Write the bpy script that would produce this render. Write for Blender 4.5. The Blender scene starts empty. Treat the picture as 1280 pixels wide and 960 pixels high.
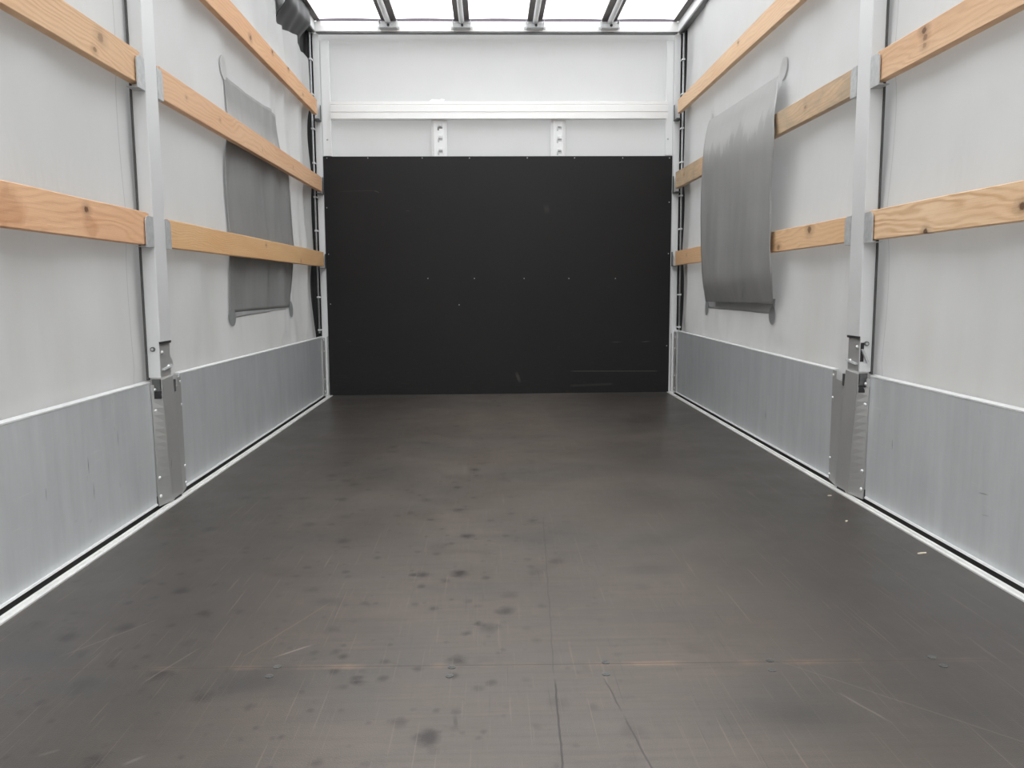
import bpy, bmesh, math, random
from mathutils import Vector, Matrix, noise

sc = bpy.context.scene
C = sc.collection
random.seed(7)

# ------------------------------------------------------------------ camera
F_PX, PITCH, YAW, ROLL = 1025.73, 0.117035, 0.027111, -0.006861
cam_d = bpy.data.cameras.new('camera')
cam_d.sensor_width = 36.0
cam_d.lens = F_PX * 36.0 / 1280.0
cam_d.clip_start = 0.02
cam = bpy.data.objects.new('camera', cam_d)
C.objects.link(cam)
fwd = Vector((math.sin(YAW) * math.cos(PITCH), math.cos(YAW) * math.cos(PITCH), -math.sin(PITCH)))
rt0 = Vector((math.cos(YAW), -math.sin(YAW), 0))
up0 = rt0.cross(fwd)
rt = rt0 * math.cos(ROLL) + up0 * math.sin(ROLL)
up = up0 * math.cos(ROLL) - rt0 * math.sin(ROLL)
M = Matrix(((rt.x, up.x, -fwd.x, -0.0706), (rt.y, up.y, -fwd.y, 0.0), (rt.z, up.z, -fwd.z, 0.696), (0, 0, 0, 1)))
cam.matrix_world = M
sc.camera = cam

# ------------------------------------------------------------------ world: bright overcast sky, dull ground half
SKY = 3.75
GROUND = 0.09
w = bpy.data.worlds.new('overcast_sky')
sc.world = w
w.use_nodes = True
nt = w.node_tree
nt.nodes.clear()
geo = nt.nodes.new('ShaderNodeTexCoord')
sep = nt.nodes.new('ShaderNodeSeparateXYZ')
nt.links.new(geo.outputs['Generated'], sep.inputs[0])
ramp = nt.nodes.new('ShaderNodeValToRGB')
ramp.color_ramp.elements[0].position = 0.47
ramp.color_ramp.elements[0].color = (GROUND, GROUND * .985, GROUND * .96, 1)
ramp.color_ramp.elements[1].position = 0.80
ramp.color_ramp.elements[1].color = (0.97, 0.985, 1.0, 1)
hz = ramp.color_ramp.elements.new(0.52)
hz.color = (0.20, 0.202, 0.206, 1)
mr = nt.nodes.new('ShaderNodeMapRange')
mr.inputs['From Min'].default_value = -1
mr.inputs['From Max'].default_value = 1
nt.links.new(sep.outputs['Z'], mr.inputs['Value'])
nt.links.new(mr.outputs[0], ramp.inputs[0])
bg = nt.nodes.new('ShaderNodeBackground')
bg.inputs['Strength'].default_value = SKY
# the sky is somewhat brighter on the right hand side
dotn = nt.nodes.new('ShaderNodeVectorMath')
dotn.operation = 'DOT_PRODUCT'
dotn.inputs[1].default_value = Vector((0.75, -0.50, 0.25)).normalized()
nt.links.new(geo.outputs['Generated'], dotn.inputs[0])
mm = nt.nodes.new('ShaderNodeMapRange')
mm.inputs['From Min'].default_value = 0.0
mm.inputs['From Max'].default_value = 1.0
mm.inputs['To Min'].default_value = 1.0
mm.inputs['To Max'].default_value = 1.35
nt.links.new(dotn.outputs['Value'], mm.inputs['Value'])
sc_ = nt.nodes.new('ShaderNodeVectorMath')
sc_.operation = 'SCALE'
nt.links.new(ramp.outputs[0], sc_.inputs[0])
nt.links.new(mm.outputs[0], sc_.inputs['Scale'])
nt.links.new(sc_.outputs[0], bg.inputs['Color'])
wo = nt.nodes.new('ShaderNodeOutputWorld')
nt.links.new(bg.outputs[0], wo.inputs[0])

vs = sc.view_settings
sc.display_settings.display_device = 'sRGB'
vs.view_transform = 'Standard'
vs.look = 'None'
vs.exposure = 0.0
vs.gamma = 1.0
vs.use_curve_mapping = False
try:
    sc.cycles.max_bounces = 14
    sc.cycles.diffuse_bounces = 8
    sc.cycles.transmission_bounces = 8
    sc.cycles.transparent_max_bounces = 8
    sc.cycles.glossy_bounces = 5
except Exception:
    pass


# ------------------------------------------------------------------ material helpers
class G:
    """tiny expression builder for shader nodes"""
    def __init__(s, name):
        s.m = bpy.data.materials.new(name)
        s.m.use_nodes = True
        s.t = s.m.node_tree
        s.t.nodes.clear()
        s.out = s.n('ShaderNodeOutputMaterial')

    def n(s, typ, **kw):
        nd = s.t.nodes.new(typ)
        for k, v in kw.items():
            setattr(nd, k, v)
        return nd

    def put(s, sock, v):
        if hasattr(v, 'is_linked') or isinstance(v, bpy.types.NodeSocket):
            s.t.links.new(v, sock)
        elif v is not None:
            try:
                sock.default_value = v
            except Exception:
                sock.default_value = (v[0], v[1], v[2], 1) if len(v) == 3 else v

    def ma(s, op, a, b=None, c=None, clamp=False):
        nd = s.n('ShaderNodeMath', operation=op)
        nd.use_clamp = clamp
        for i, v in enumerate((a, b, c)):
            if v is not None:
                s.put(nd.inputs[i], v)
        return nd.outputs[0]

    def coord(s):
        g = s.n('ShaderNodeNewGeometry')
        return g.outputs['Position']

    def obj(s):
        return s.n('ShaderNodeTexCoord').outputs['Object']

    def xyz(s, v):
        nd = s.n('ShaderNodeSeparateXYZ')
        s.t.links.new(v, nd.inputs[0])
        return nd.outputs

    def vec(s, x, y, z):
        nd = s.n('ShaderNodeCombineXYZ')
        for i, v in enumerate((x, y, z)):
            s.put(nd.inputs[i], v)
        return nd.outputs[0]

    def mapv(s, v, scale=(1, 1, 1), rot=(0, 0, 0), loc=(0, 0, 0)):
        nd = s.n('ShaderNodeMapping')
        s.t.links.new(v, nd.inputs[0])
        nd.inputs['Scale'].default_value = scale
        nd.inputs['Rotation'].default_value = rot
        nd.inputs['Location'].default_value = loc
        return nd.outputs[0]

    def noise(s, v, scale=5, detail=3, rough=.5, dist=0):
        nd = s.n('ShaderNodeTexNoise')
        s.put(nd.inputs['Vector'], v)
        nd.inputs['Scale'].default_value = scale
        nd.inputs['Detail'].default_value = detail
        nd.inputs['Roughness'].default_value = rough
        nd.inputs['Distortion'].default_value = dist
        return nd.outputs['Fac']

    def step(s, v, lo, hi, a=0.0, b=1.0):
        nd = s.n('ShaderNodeMapRange')
        nd.clamp = True
        s.put(nd.inputs['Value'], v)
        nd.inputs['From Min'].default_value = lo
        nd.inputs['From Max'].default_value = hi
        nd.inputs['To Min'].default_value = a
        nd.inputs['To Max'].default_value = b
        return nd.outputs[0]

    def mix(s, f, a, b):
        nd = s.n('ShaderNodeMix', data_type='RGBA')
        s.put(nd.inputs[0], f)
        s.put(nd.inputs[6], a if not isinstance(a, tuple) else (*a[:3], 1))
        s.put(nd.inputs[7], b if not isinstance(b, tuple) else (*b[:3], 1))
        return nd.outputs[2]

    def bump(s, h, strength=.3, dist=.01):
        nd = s.n('ShaderNodeBump')
        nd.inputs['Strength'].default_value = strength
        nd.inputs['Distance'].default_value = dist
        s.put(nd.inputs['Height'], h)
        return nd.outputs[0]

    def bsdf(s, col, rough=.5, metal=0.0, normal=None, spec=.5):
        nd = s.n('ShaderNodeBsdfPrincipled')
        s.put(nd.inputs['Base Color'], col if not isinstance(col, tuple) else (*col[:3], 1))
        s.put(nd.inputs['Roughness'], rough)
        s.put(nd.inputs['Metallic'], metal)
        nd.inputs['Specular IOR Level'].default_value = spec
        if normal is not None:
            s.t.links.new(normal, nd.inputs['Normal'])
        return nd.outputs[0]

    def fin(s, sh):
        s.t.links.new(sh, s.out.inputs[0])
        return s.m

    def seg(s, x, y, ax, ay, bx, by, wd):
        """mask of a thin line from (ax,ay) to (bx,by)"""
        L = math.hypot(bx - ax, by - ay)
        ux, uy = (bx - ax) / L, (by - ay) / L
        dx = s.ma('SUBTRACT', x, ax)
        dy = s.ma('SUBTRACT', y, ay)
        t = s.ma('ADD', s.ma('MULTIPLY', dx, ux), s.ma('MULTIPLY', dy, uy))
        d = s.ma('ABSOLUTE', s.ma('SUBTRACT', s.ma('MULTIPLY', dx, uy), s.ma('MULTIPLY', dy, ux)))
        a = s.step(d, wd * .5, wd, 1, 0)
        e = s.ma('MULTIPLY', s.step(t, 0, .03), s.step(t, L - .03, L, 1, 0))
        return s.ma('MULTIPLY', a, e)


def mat_tarp(name, col, trans, dirt=0.0, seams=()):
    g = G(name)
    p = g.coord()
    o = g.xyz(p)
    big = g.noise(p, 1.6, 4, .55)
    weave = g.noise(g.mapv(p, (1, 1, 1)), 420, 2, .6)
    cr = g.noise(g.mapv(p, (1, 1, .6)), 3.2, 4, .5, .5)
    c = g.mix(g.step(big, .3, .7), tuple(v * .965 for v in col), tuple(min(1, v * 1.03) for v in col))
    if dirt:
        dn = g.ma('MULTIPLY', g.step(g.noise(g.mapv(p, (1, 1, .35)), 5, 4), .25, .8), g.step(o[2], .35, 1.25, dirt, 0))
        c = g.mix(dn, c, (.42, .40, .37))
    for (y0) in seams:
        wob = g.ma('ADD', o[1], g.ma('MULTIPLY', g.noise(p, 3, 2), .012))
        d = g.ma('ABSOLUTE', g.ma('SUBTRACT', wob, y0))
        c = g.mix(g.step(d, .001, .0025, .4, 0), c, (.22, .22, .22))
    nrm = g.bump(g.ma('ADD', g.ma('MULTIPLY', cr, 1.0), g.ma('MULTIPLY', weave, .03)), .45, .02)
    d = g.bsdf(c, .55, 0, nrm, .35)
    tr = g.n('ShaderNodeBsdfTranslucent')
    g.put(tr.inputs[0], c)
    mx = g.n('ShaderNodeMixShader')
    mx.inputs[0].default_value = trans
    g.t.links.new(d, mx.inputs[1])
    g.t.links.new(tr.outputs[0], mx.inputs[2])
    return g.fin(mx.outputs[0])


def mat_alu(name, col, rough=.38, metal=.8, axis='v', streak=.12, bumpy=.12, scr=True, marks=()):
    g = G(name)
    p = g.coord()
    if axis == 'v':
        st = g.noise(g.mapv(p, (6, 6, .8)), 3, 5, .65)
        fine = g.noise(g.mapv(p, (160, 160, 3)), 3, 2, .6)
    else:
        st = g.noise(g.mapv(p, (12, .5, 12)), 3, 4, .6)
        fine = g.noise(g.mapv(p, (150, 3, 150)), 3, 2, .6)
    bl = g.noise(p, 4, 4, .6)
    v = g.ma('ADD', g.ma('MULTIPLY', g.ma('SUBTRACT', st, .5), streak * 2), g.ma('MULTIPLY', g.ma('SUBTRACT', bl, .5), streak))
    f = g.ma('ADD', .5, g.ma('MULTIPLY', v, 2.2), clamp=True)
    c = g.mix(f, tuple(x * (1 - streak) for x in col), tuple(min(1, x * (1 + streak)) for x in col))
    if scr:
        s1 = g.noise(g.mapv(p, (3, 3, 90), (.35, 0, 0)), 2.5, 2, .5)
        c = g.mix(g.step(s1, .70, .76, 0, .35), c, tuple(min(1, x * 1.35) for x in col))
        s2 = g.noise(g.mapv(p, (24, 24, 4), (0, 0, 0)), 3, 2, .5)
        c = g.mix(g.step(s2, .76, .80, 0, .55), c, tuple(x * .35 for x in col))
    if marks:
        oo = g.xyz(p)
        for (sx, ay, az, by, bz, wd, k) in marks:
            side = g.step(g.ma('MULTIPLY', oo[0], sx), 0, .1)
            c = g.mix(g.ma('MULTIPLY', g.ma('MULTIPLY', g.seg(oo[1], oo[2], ay, az, by, bz, wd), side), k), c, (.09, .10, .11))
    ro = g.ma('ADD', rough, g.ma('MULTIPLY', g.ma('SUBTRACT', g.noise(p, 9, 4, .6), .5), .25), clamp=True)
    nrm = g.bump(g.ma('ADD', g.ma('MULTIPLY', fine, .15), bl), bumpy, .006)
    return g.fin(g.bsdf(c, ro, metal, nrm))


def mat_flat(name, col, rough=.5, metal=0, nz=.08, scale=30):
    g = G(name)
    p = g.coord()
    n1 = g.noise(p, scale, 4, .6)
    c = g.mix(g.step(n1, .3, .7), tuple(x * (1 - nz) for x in col), tuple(min(1, x * (1 + nz)) for x in col))
    return g.fin(g.bsdf(c, rough, metal, g.bump(n1, .12, .003)))


def mat_wood(name, light, dark, knots, freq=95, seed=0.0, tilt=0.0, grey=0.0, blot=(), ringk=.5):
    """pine board: grain runs along y, z across the board; knots = (y, z, radius, strength)"""
    g = G(name)
    p = g.coord()
    o = g.xyz(p)
    y, z = o[1], o[2]
    slow = g.noise(g.mapv(p, (1, .9, 3), loc=(seed, seed * 2, seed)), 1.6, 3, .5)
    slow2 = g.noise(g.mapv(p, (1, 2.2, 14), loc=(seed * 3, seed, 0)), 2.0, 3, .5)
    u = g.ma('ADD', z, g.ma('MULTIPLY', g.ma('SUBTRACT', slow, .5), .16))
    u = g.ma('ADD', u, g.ma('MULTIPLY', g.ma('SUBTRACT', slow2, .5), .028))
    u = g.ma('ADD', u, g.ma('MULTIPLY', y, tilt))
    kmask = None
    for (ky, kz, kr, ks) in knots:
        dy = g.ma('MULTIPLY', g.ma('SUBTRACT', y, ky), .45)
        dz = g.ma('SUBTRACT', z, kz)
        d2 = g.ma('ADD', g.ma('MULTIPLY', dy, dy), g.ma('MULTIPLY', dz, dz))
        sgn = g.step(dz, -kr, kr, -1, 1)
        infl = g.ma('DIVIDE', .012 * (kr / .01), g.ma('ADD', 1.0, g.ma('DIVIDE', d2, kr * kr * 4)))
        u = g.ma('SUBTRACT', u, g.ma('MULTIPLY', infl, sgn))
        dyc = g.ma('MULTIPLY', g.ma('SUBTRACT', y, ky), .7)
        dd = g.ma('SQRT', g.ma('ADD', g.ma('MULTIPLY', dyc, dyc), g.ma('MULTIPLY', dz, dz)))
        dd = g.ma('ADD', dd, g.ma('MULTIPLY', g.ma('SUBTRACT', g.noise(p, 130, 3, .6), .5), kr * 1.1))
        k = g.ma('MULTIPLY', g.ma('MAXIMUM', g.step(dd, kr * .7, kr * 1.4, 1, 0), g.step(dd, kr * 1.2, kr * 3.2, .38, 0)), ks)
        kmask = k if kmask is None else g.ma('MAXIMUM', kmask, k)
    ring = g.ma('SINE', g.ma('MULTIPLY', u, freq * 6.283))
    ring = g.step(ring, -.9, 1.0)
    ring = g.ma('MULTIPLY', g.ma('POWER', ring, 1.5), g.step(g.noise(g.mapv(p, (1, 1.2, 12), loc=(0, seed, 2)), 2.5, 3, .6), .3, .7, .25, 1))
    fib = g.noise(g.mapv(p, (60, 1.6, 200)), 3, 3, .6)
    c = g.mix(g.ma('MULTIPLY', ring, ringk), light, dark)
    c = g.mix(g.step(fib, .35, .75, 0, .25), c, dark)
    tone = g.noise(g.mapv(p, (1, .8, 5), loc=(seed * 5, 0, seed)), 2.2, 3, .5)
    c = g.mix(g.step(tone, .4, .75, 0, .35), c, tuple(a * b for a, b in zip(dark, (1.08, .9, .78))))
    if grey:
        gn = g.noise(g.mapv(p, (1, 2, 6), loc=(seed, 0, 0)), 3, 4, .6)
        c = g.mix(g.step(gn, .35, .7, 0, grey), c, (.33, .28, .21))
    for (by, bz, br, bs) in blot:
        dyy = g.ma('MULTIPLY', g.ma('SUBTRACT', y, by), .6)
        dzz = g.ma('SUBTRACT', z, bz)
        dd = g.ma('SQRT', g.ma('ADD', g.ma('MULTIPLY', dyy, dyy), g.ma('MULTIPLY', dzz, dzz)))
        dd = g.ma('ADD', dd, g.ma('MULTIPLY', g.ma('SUBTRACT', g.noise(p, 25, 3), .5), br * .8))
        c = g.mix(g.step(dd, br * .6, br, bs, 0), c, (.42, .17, .07))
    if kmask is not None:
        c = g.mix(kmask, c, (.085, .034, .014))
    nrm = g.bump(g.ma('ADD', ring, fib), .18, .002)
    return g.fin(g.bsdf(c, .62, 0, nrm, .3))


def mat_floor():
    g = G('floor_film_plywood')
    p = g.coord()
    o = g.xyz(p)
    x, y = o[0], o[1]
    n1 = g.noise(p, 1.3, 5, .6)
    n2 = g.noise(g.mapv(p, (1.0, 3.0, 1)), 4, 5, .65)
    c = g.mix(g.step(n1, .3, .7), (.122, .100, .084), (.108, .097, .086))
    c = g.mix(g.step(n2, .45, .8, 0, .45), c, (.135, .104, .086))
    gx = g.noise(g.mapv(p, (2.2, 42, 1)), 2.0, 5, .7)
    c = g.mix(g.step(gx, .46, .70, 0, .55), c, (.078, .066, .058))
    gy = g.noise(g.mapv(p, (3.0, 30, 1), loc=(3, 4, 0)), 1.6, 5, .7)
    c = g.mix(g.step(gy, .55, .75, 0, .45), c, (.165, .125, .095))
    # greenish grey rubbed clouds
    n3 = g.noise(g.mapv(p, (1, 1.6, 1), loc=(3, 1, 0)), 2.1, 4, .6)
    c = g.mix(g.step(n3, .52, .75, 0, .7), c, (.070, .070, .067))
    # rubbed middle and stained margins; the margins' weaker light is painted in too
    margin_dark = g.step(g.ma('ADD', g.ma('ABSOLUTE', g.ma('SUBTRACT', x, .02)), g.ma('MULTIPLY', g.ma('SUBTRACT', g.noise(p, 1.7, 4, .6), .5), .7)), .22, .75, 0, .80)
    c = g.mix(margin_dark, c, (.043, .038, .034))
    # dark round spots, mostly on the left half
    left = g.step(g.ma('ADD', x, g.ma('MULTIPLY', n1, .6)), .15, .65, 1, .10)
    for sc_, th, k, lo in ((9, .24, .85, (0, 0, 0)), (17, .24, .7, (4, 2, 0)), (5.5, .12, .95, (1, 7, 0)), (28, .22, .5, (2, 2, 0))):
        v = g.n('ShaderNodeTexVoronoi')
        v.inputs['Scale'].default_value = sc_
        v.inputs['Randomness'].default_value = 1
        g.put(v.inputs['Vector'], g.mapv(p, (1, .85, 0), loc=lo))
        dist = g.ma('ADD', v.outputs['Distance'], g.ma('MULTIPLY', g.ma('SUBTRACT', g.noise(p, 45, 3), .5), .22))
        sp = g.n('ShaderNodeSeparateXYZ')
        g.t.links.new(v.outputs['Color'], sp.inputs[0])
        pick = g.step(sp.outputs[0], .15, .4)
        m = g.ma('MULTIPLY', g.step(dist, th * .3, th, k, 0), g.ma('MULTIPLY', left, pick))
        c = g.mix(m, c, (.020, .016, .015))
    # scratches in a few directions
    for rot, th, colr, k, lo in ((.45, .71, (.21, .165, .13), .55, (0, 0, 0)), (-.35, .72, (.20, .16, .13), .5, (9, 2, 0)), (1.35, .72, (.18, .14, .11), .4, (2, 5, 0)), (.1, .73, (.04, .036, .034), .6, (5, 5, 0)), (-.8, .73, (.19, .155, .13), .45, (7, 1, 0))):
        s1 = g.noise(g.mapv(p, (85, 1.3, 1), (0, 0, rot), lo), 2.2, 2, .55)
        c = g.mix(g.step(s1, th - .05, th, 0, k * .75), c, colr)
    fine = g.noise(g.mapv(p, (240, 5, 1), (0, 0, .2)), 2, 3, .7)
    c = g.mix(g.step(fine, .55, .75, 0, .22), c, (.15, .125, .11))
    # cross seam between the boards with worn edges, then long cracks
    for (bx_, by_, br_, bk) in ((-.50, 1.40, .13, .75), (-.78, 1.40, .10, .6), (-.95, 1.52, .12, .6), (.42, 1.25, .12, .45), (.70, 1.25, .10, .4), (.33, 1.95, .10, .35), (-.45, 1.78, .05, .6)):
        dxx = g.ma('SUBTRACT', x, bx_)
        dyy = g.ma('MULTIPLY', g.ma('SUBTRACT', y, by_), 1.7)
        dd = g.ma('SQRT', g.ma('ADD', g.ma('MULTIPLY', dxx, dxx), g.ma('MULTIPLY', dyy, dyy)))
        dd = g.ma('ADD', dd, g.ma('MULTIPLY', g.ma('SUBTRACT', g.noise(p, 9, 5, .65), .5), br_ * 1.3))
        c = g.mix(g.step(dd, br_ * .2, br_, bk, 0), c, (.042, .041, .040))
    wy = g.ma('ADD', y, g.ma('MULTIPLY', x, .018))
    dS = g.ma('ABSOLUTE', g.ma('SUBTRACT', wy, 1.452))
    worn = g.ma('MULTIPLY', g.step(g.ma('ADD', dS, g.ma('MULTIPLY', g.noise(p, 26, 3), .018)), .008, .022, 1, 0),
                g.ma('MULTIPLY', g.step(g.noise(g.mapv(p, (1, 0, 0)), 7, 3), .46, .62), g.step(g.ma('ABSOLUTE', g.ma('SUBTRACT', x, .05)), .45, .85, .75, .12)))
    c = g.mix(worn, c, (.27, .185, .125))
    c = g.mix(g.step(dS, .0008, .0022, .85, 0), c, (.045, .037, .033))
    dS2 = g.ma('ABSOLUTE', g.ma('SUBTRACT', y, 2.93))
    c = g.mix(g.step(dS2, .0008, .003, .3, 0), c, (.17, .13, .10))
    for (ax, ay, bx, by, wd, k, col) in ((.040, 1.40, .027, 1.0, .0022, .9, (.03, .027, .025)), (.088, 2.45, .040, 1.40, .0018, .5, (.04, .035, .03)),
                                         (.128, 1.40, .142, 1.27, .002, .8, (.035, .03, .028)), (.142, 1.27, .172, 1.0, .0022, .8, (.035, .03, .028)),
                                         (-.135, 1.28, -.128, 1.23, .004, .8, (.03, .028, .026)),
                                         (-.43, 1.78, -.55, 1.50, .0022, .25, (.30, .22, .15)), (-.49, 1.50, -.42, 1.56, .003, .6, (.28, .24, .21)),
                                         (.52, 1.33, .57, 1.22, .003, .3, (.30, .26, .22)), (.45, 1.46, .80, 1.10, .002, .22, (.26, .22, .18)),
                                         (-.90, 1.52, -.78, 1.70, .002, .3, (.26, .22, .2)), (-.70, 1.40, -.64, 1.56, .002, .3, (.25, .22, .2)),
                                         (-.76, 1.18, -.73, 1.20, .0045, .45, (.3, .28, .26)), (-.62, 1.15, -.59, 1.18, .0045, .45, (.3, .28, .26))):
        xx = g.ma('ADD', x, g.ma('MULTIPLY', g.ma('SUBTRACT', g.noise(p, 14, 3), .5), .008))
        c = g.mix(g.ma('MULTIPLY', g.seg(xx, y, ax, ay, bx, by, wd), k), c, col)
    ro = g.step(g.noise(p, 3, 5, .65), .3, .7, .30, .42)
    hexa = g.noise(g.mapv(p, (1, 1, 0)), 480, 1, .5)
    nrm = g.bump(g.ma('ADD', g.ma('MULTIPLY', hexa, .4), g.noise(p, 2.2, 2)), .25, .004)
    return g.fin(g.bsdf(c, ro, 0, nrm, .5))


def mat_black():
    g = G('black_phenolic_plywood')
    p = g.coord()
    o = g.xyz(p)
    x, z = o[0], o[2]
    n1 = g.noise(p, 1.8, 5, .6)
    c = g.mix(g.step(n1, .3, .7), (.0075, .0068, .0068), (.0105, .0095, .0092))
    gr = g.noise(g.mapv(p, (14, 1, 200)), 2, 2, .6)
    c = g.mix(g.step(gr, .55, .8, 0, .3), c, (.024, .022, .021))
    for (ax, az, bx, bz, wd, k) in ((.455, .147, 1.044, .142, .003, .4), (-.80, 1.316, -.76, 1.302, .003, .7), (-.60, 1.19, -.57, 1.185, .003, .6),
                                    (.92, .335, .99, .34, .004, .3), (-1.0, .36, -.96, .355, .003, .3), (-1.02, 1.31, -.78, 1.316, .002, .15),
                                    (.30, 1.23, .31, 1.16, .02, .12), (.10, .15, .13, .07, .012, .3), (.72, .335, .80, .337, .004, .2), (.45, .05, .75, .06, .010, .12)):
        c = g.mix(g.ma('MULTIPLY', g.seg(x, z, ax, az, bx, bz, wd), k), c, (.16, .15, .14))
    sm = g.noise(g.mapv(p, (5, 1, 25)), 4, 4, .6)
    c = g.mix(g.ma('MULTIPLY', g.step(sm, .6, .75, 0, .25), g.step(z, .05, .4, 1, 0)), c, (.06, .055, .05))
    nrm = g.bump(g.noise(g.mapv(p, (1, 1, 1)), 300, 2), .1, .002)
    return g.fin(g.bsdf(c, .5, 0, nrm, .32))


def mat_patch(name, transp, col, topk=.3):
    g = G(name)
    p = g.coord()
    o = g.xyz(p)
    st = g.noise(g.mapv(p, (1, 3.5, .6)), 3.5, 4, .55)
    c = g.mix(g.step(st, .3, .7), col, tuple(v * 1.15 for v in col))
    # gloss reflection painted in: paler upper part, ending in a ragged band
    c = g.mix(g.step(o[2], 1.05, 1.36, 0, topk + .1), c, tuple(v * 1.8 for v in col))
    rag = g.noise(g.mapv(p, (1, 9, .6)), 3, 4, .65)
    zz = g.ma('ADD', o[2], g.ma('MULTIPLY', g.ma('SUBTRACT', rag, .5), .40))
    c = g.mix(g.ma('MULTIPLY', g.step(zz, 1.375, 1.395, 0, 1), g.step(o[2], 1.42, 1.50, .7, topk)), c, (.56, .56, .55))
    nrm = g.bump(g.noise(g.mapv(p, (1, 3, 1.0)), 3, 4, .5), .3, .02)
    d = g.bsdf(c, .42, 0, nrm, .5)
    t = g.n('ShaderNodeBsdfTransparent')
    tl = g.n('ShaderNodeBsdfTranslucent')
    g.put(tl.inputs[0], (.35, .36, .36, 1))
    m1 = g.n('ShaderNodeMixShader')
    m1.inputs[0].default_value = .10
    g.t.links.new(d, m1.inputs[1])
    g.t.links.new(tl.outputs[0], m1.inputs[2])
    m2 = g.n('ShaderNodeMixShader')
    m2.inputs[0].default_value = transp
    g.t.links.new(m1.outputs[0], m2.inputs[1])
    g.t.links.new(t.outputs[0], m2.inputs[2])
    return g.fin(m2.outputs[0])


MARKS = [(-1, 2.345, .303, 2.346, .250, .0022, .6), (-1, 2.165, .262, 2.166, .208, .0025, .75), (-1, 2.186, .188, 2.186, .134, .0022, .65),
         (-1, 2.072, .108, 2.094, .108, .004, .6), (-1, 2.150, .082, 2.168, .090, .006, .7), (1, 1.958, .183, 1.912, .188, .0022, .7),
         (1, 1.940, .132, 1.904, .137, .002, .5), (1, 1.969, .392, 1.964, .374, .005, .7), (1, 2.022, .390, 2.014, .380, .004, .7), (1, 3.527, .152, 3.524, .112, .010, .5)]
TARP = mat_tarp('grey_side_tarp', (.585, .59, .585), .16, .6, (2.531,))
TARPB = mat_tarp('grey_front_tarp', (.66, .665, .66), .24)
ROOF = mat_tarp('white_roof_tarp', (.93, .93, .93), .80)
ALU = mat_alu('galvanised_board', (.80, .83, .85), .34, .50, 'v', .18, .12, True, MARKS)
ALUL = mat_flat('bright_aluminium_edge', (.86, .87, .87), .38, .2, .06)
POST = mat_alu('aluminium_post', (.70, .71, .71), .46, .15, 'v', .05, .06, False)
POSTW = mat_alu('pale_aluminium', (.84, .85, .85), .45, .1, 'v', .04, .05, False)
BEAM = mat_alu('bright_beam', (.90, .90, .89), .35, .1, 'h', .05, .05, False)
SOCK = mat_alu('dull_steel_socket', (.43, .43, .42), .42, .35, 'v', .08, .1, True)
GALV = mat_flat('galvanised_bracket', (.52, .53, .535), .48, .3, .12, 60)
DARKM = mat_flat('dark_steel', (.16, .165, .16), .45, .7, .2, 40)
RIV = mat_flat('rivet_head', (.85, .86, .86), .3, .7, .03)
RUB = mat_flat('black_rubber', (.018, .018, .019), .7, 0, .2)
GAPDARK = mat_flat('gap_shade_grey', (.07, .07, .068), .6, 0, .1)  # dark grey standing in for shade in narrow gaps
VIOLET = mat_flat('violet_gap_shade', (.12, .10, .125), .6, 0, .1)
LATH = mat_flat('dark_roof_lath', (.12, .105, .10), .55, 0, .15, 20)
BLK = mat_flat('black_tarp_flap', (.016, .016, .017), .5, 0, .2, 8)
RAILM = mat_flat('pale_floor_rail', (.74, .74, .72), .42, .1, .10, 14)
FLOOR = mat_floor()
PANEL = mat_black()
PATCH_L = mat_patch('grey_patch_film', .05, (.29, .292, .288), .03)
PATCH_R = mat_patch('grey_patch_film_loose', .14, (.32, .32, .315), .25)
PATCHFLAT = mat_flat('welded_patch_strip', (.40, .41, .41), .5, 0, .08, 20)
PATCHTAB = mat_flat('dark_patch_tab', (.26, .27, .27), .45, 0, .06, 20)
PATCHTAB2 = mat_flat('pale_patch_tab', (.52, .525, .52), .45, 0, .04, 20)
CHIP = mat_flat('pale_wood_chip', (.7, .62, .5), .7)


# ------------------------------------------------------------------ mesh helpers
def lerp(a, b, t):
    return a + (b - a) * t


def loft(bm, lo, hi, n=16):
    """solid between two rings of points, cut into n slices so that a twist stays smooth"""
    rings = [[bm.verts.new(Vector(a).lerp(Vector(b), k / n)) for a, b in zip(lo, hi)] for k in range(n + 1)]
    m_ = len(lo)
    for k in range(n):
        for i in range(m_):
            bm.faces.new((rings[k][i], rings[k][(i + 1) % m_], rings[k + 1][(i + 1) % m_], rings[k + 1][i]))
    bm.faces.new(rings[0][::-1]); bm.faces.new(rings[-1])


def box(bm, x0, x1, y0, y1, z0, z1, bev=0.0):
    x0, x1 = sorted((x0, x1)); y0, y1 = sorted((y0, y1)); z0, z1 = sorted((z0, z1))
    return hexa(bm, [(x0, y0, z0), (x1, y0, z0), (x1, y1, z0), (x0, y1, z0), (x0, y0, z1), (x1, y0, z1), (x1, y1, z1), (x0, y1, z1)], bev)


def hexa(bm, pts, bev=0.0):
    v = [bm.verts.new(p) for p in pts]
    fs = [bm.faces.new([v[i] for i in f]) for f in ((0, 3, 2, 1), (4, 5, 6, 7), (0, 1, 5, 4), (1, 2, 6, 5), (2, 3, 7, 6), (3, 0, 4, 7))]
    if bev:
        es = list({e for f in fs for e in f.edges})
        bmesh.ops.bevel(bm, geom=es, offset=bev, segments=2, affect='EDGES', profile=.6)
    return v


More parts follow.
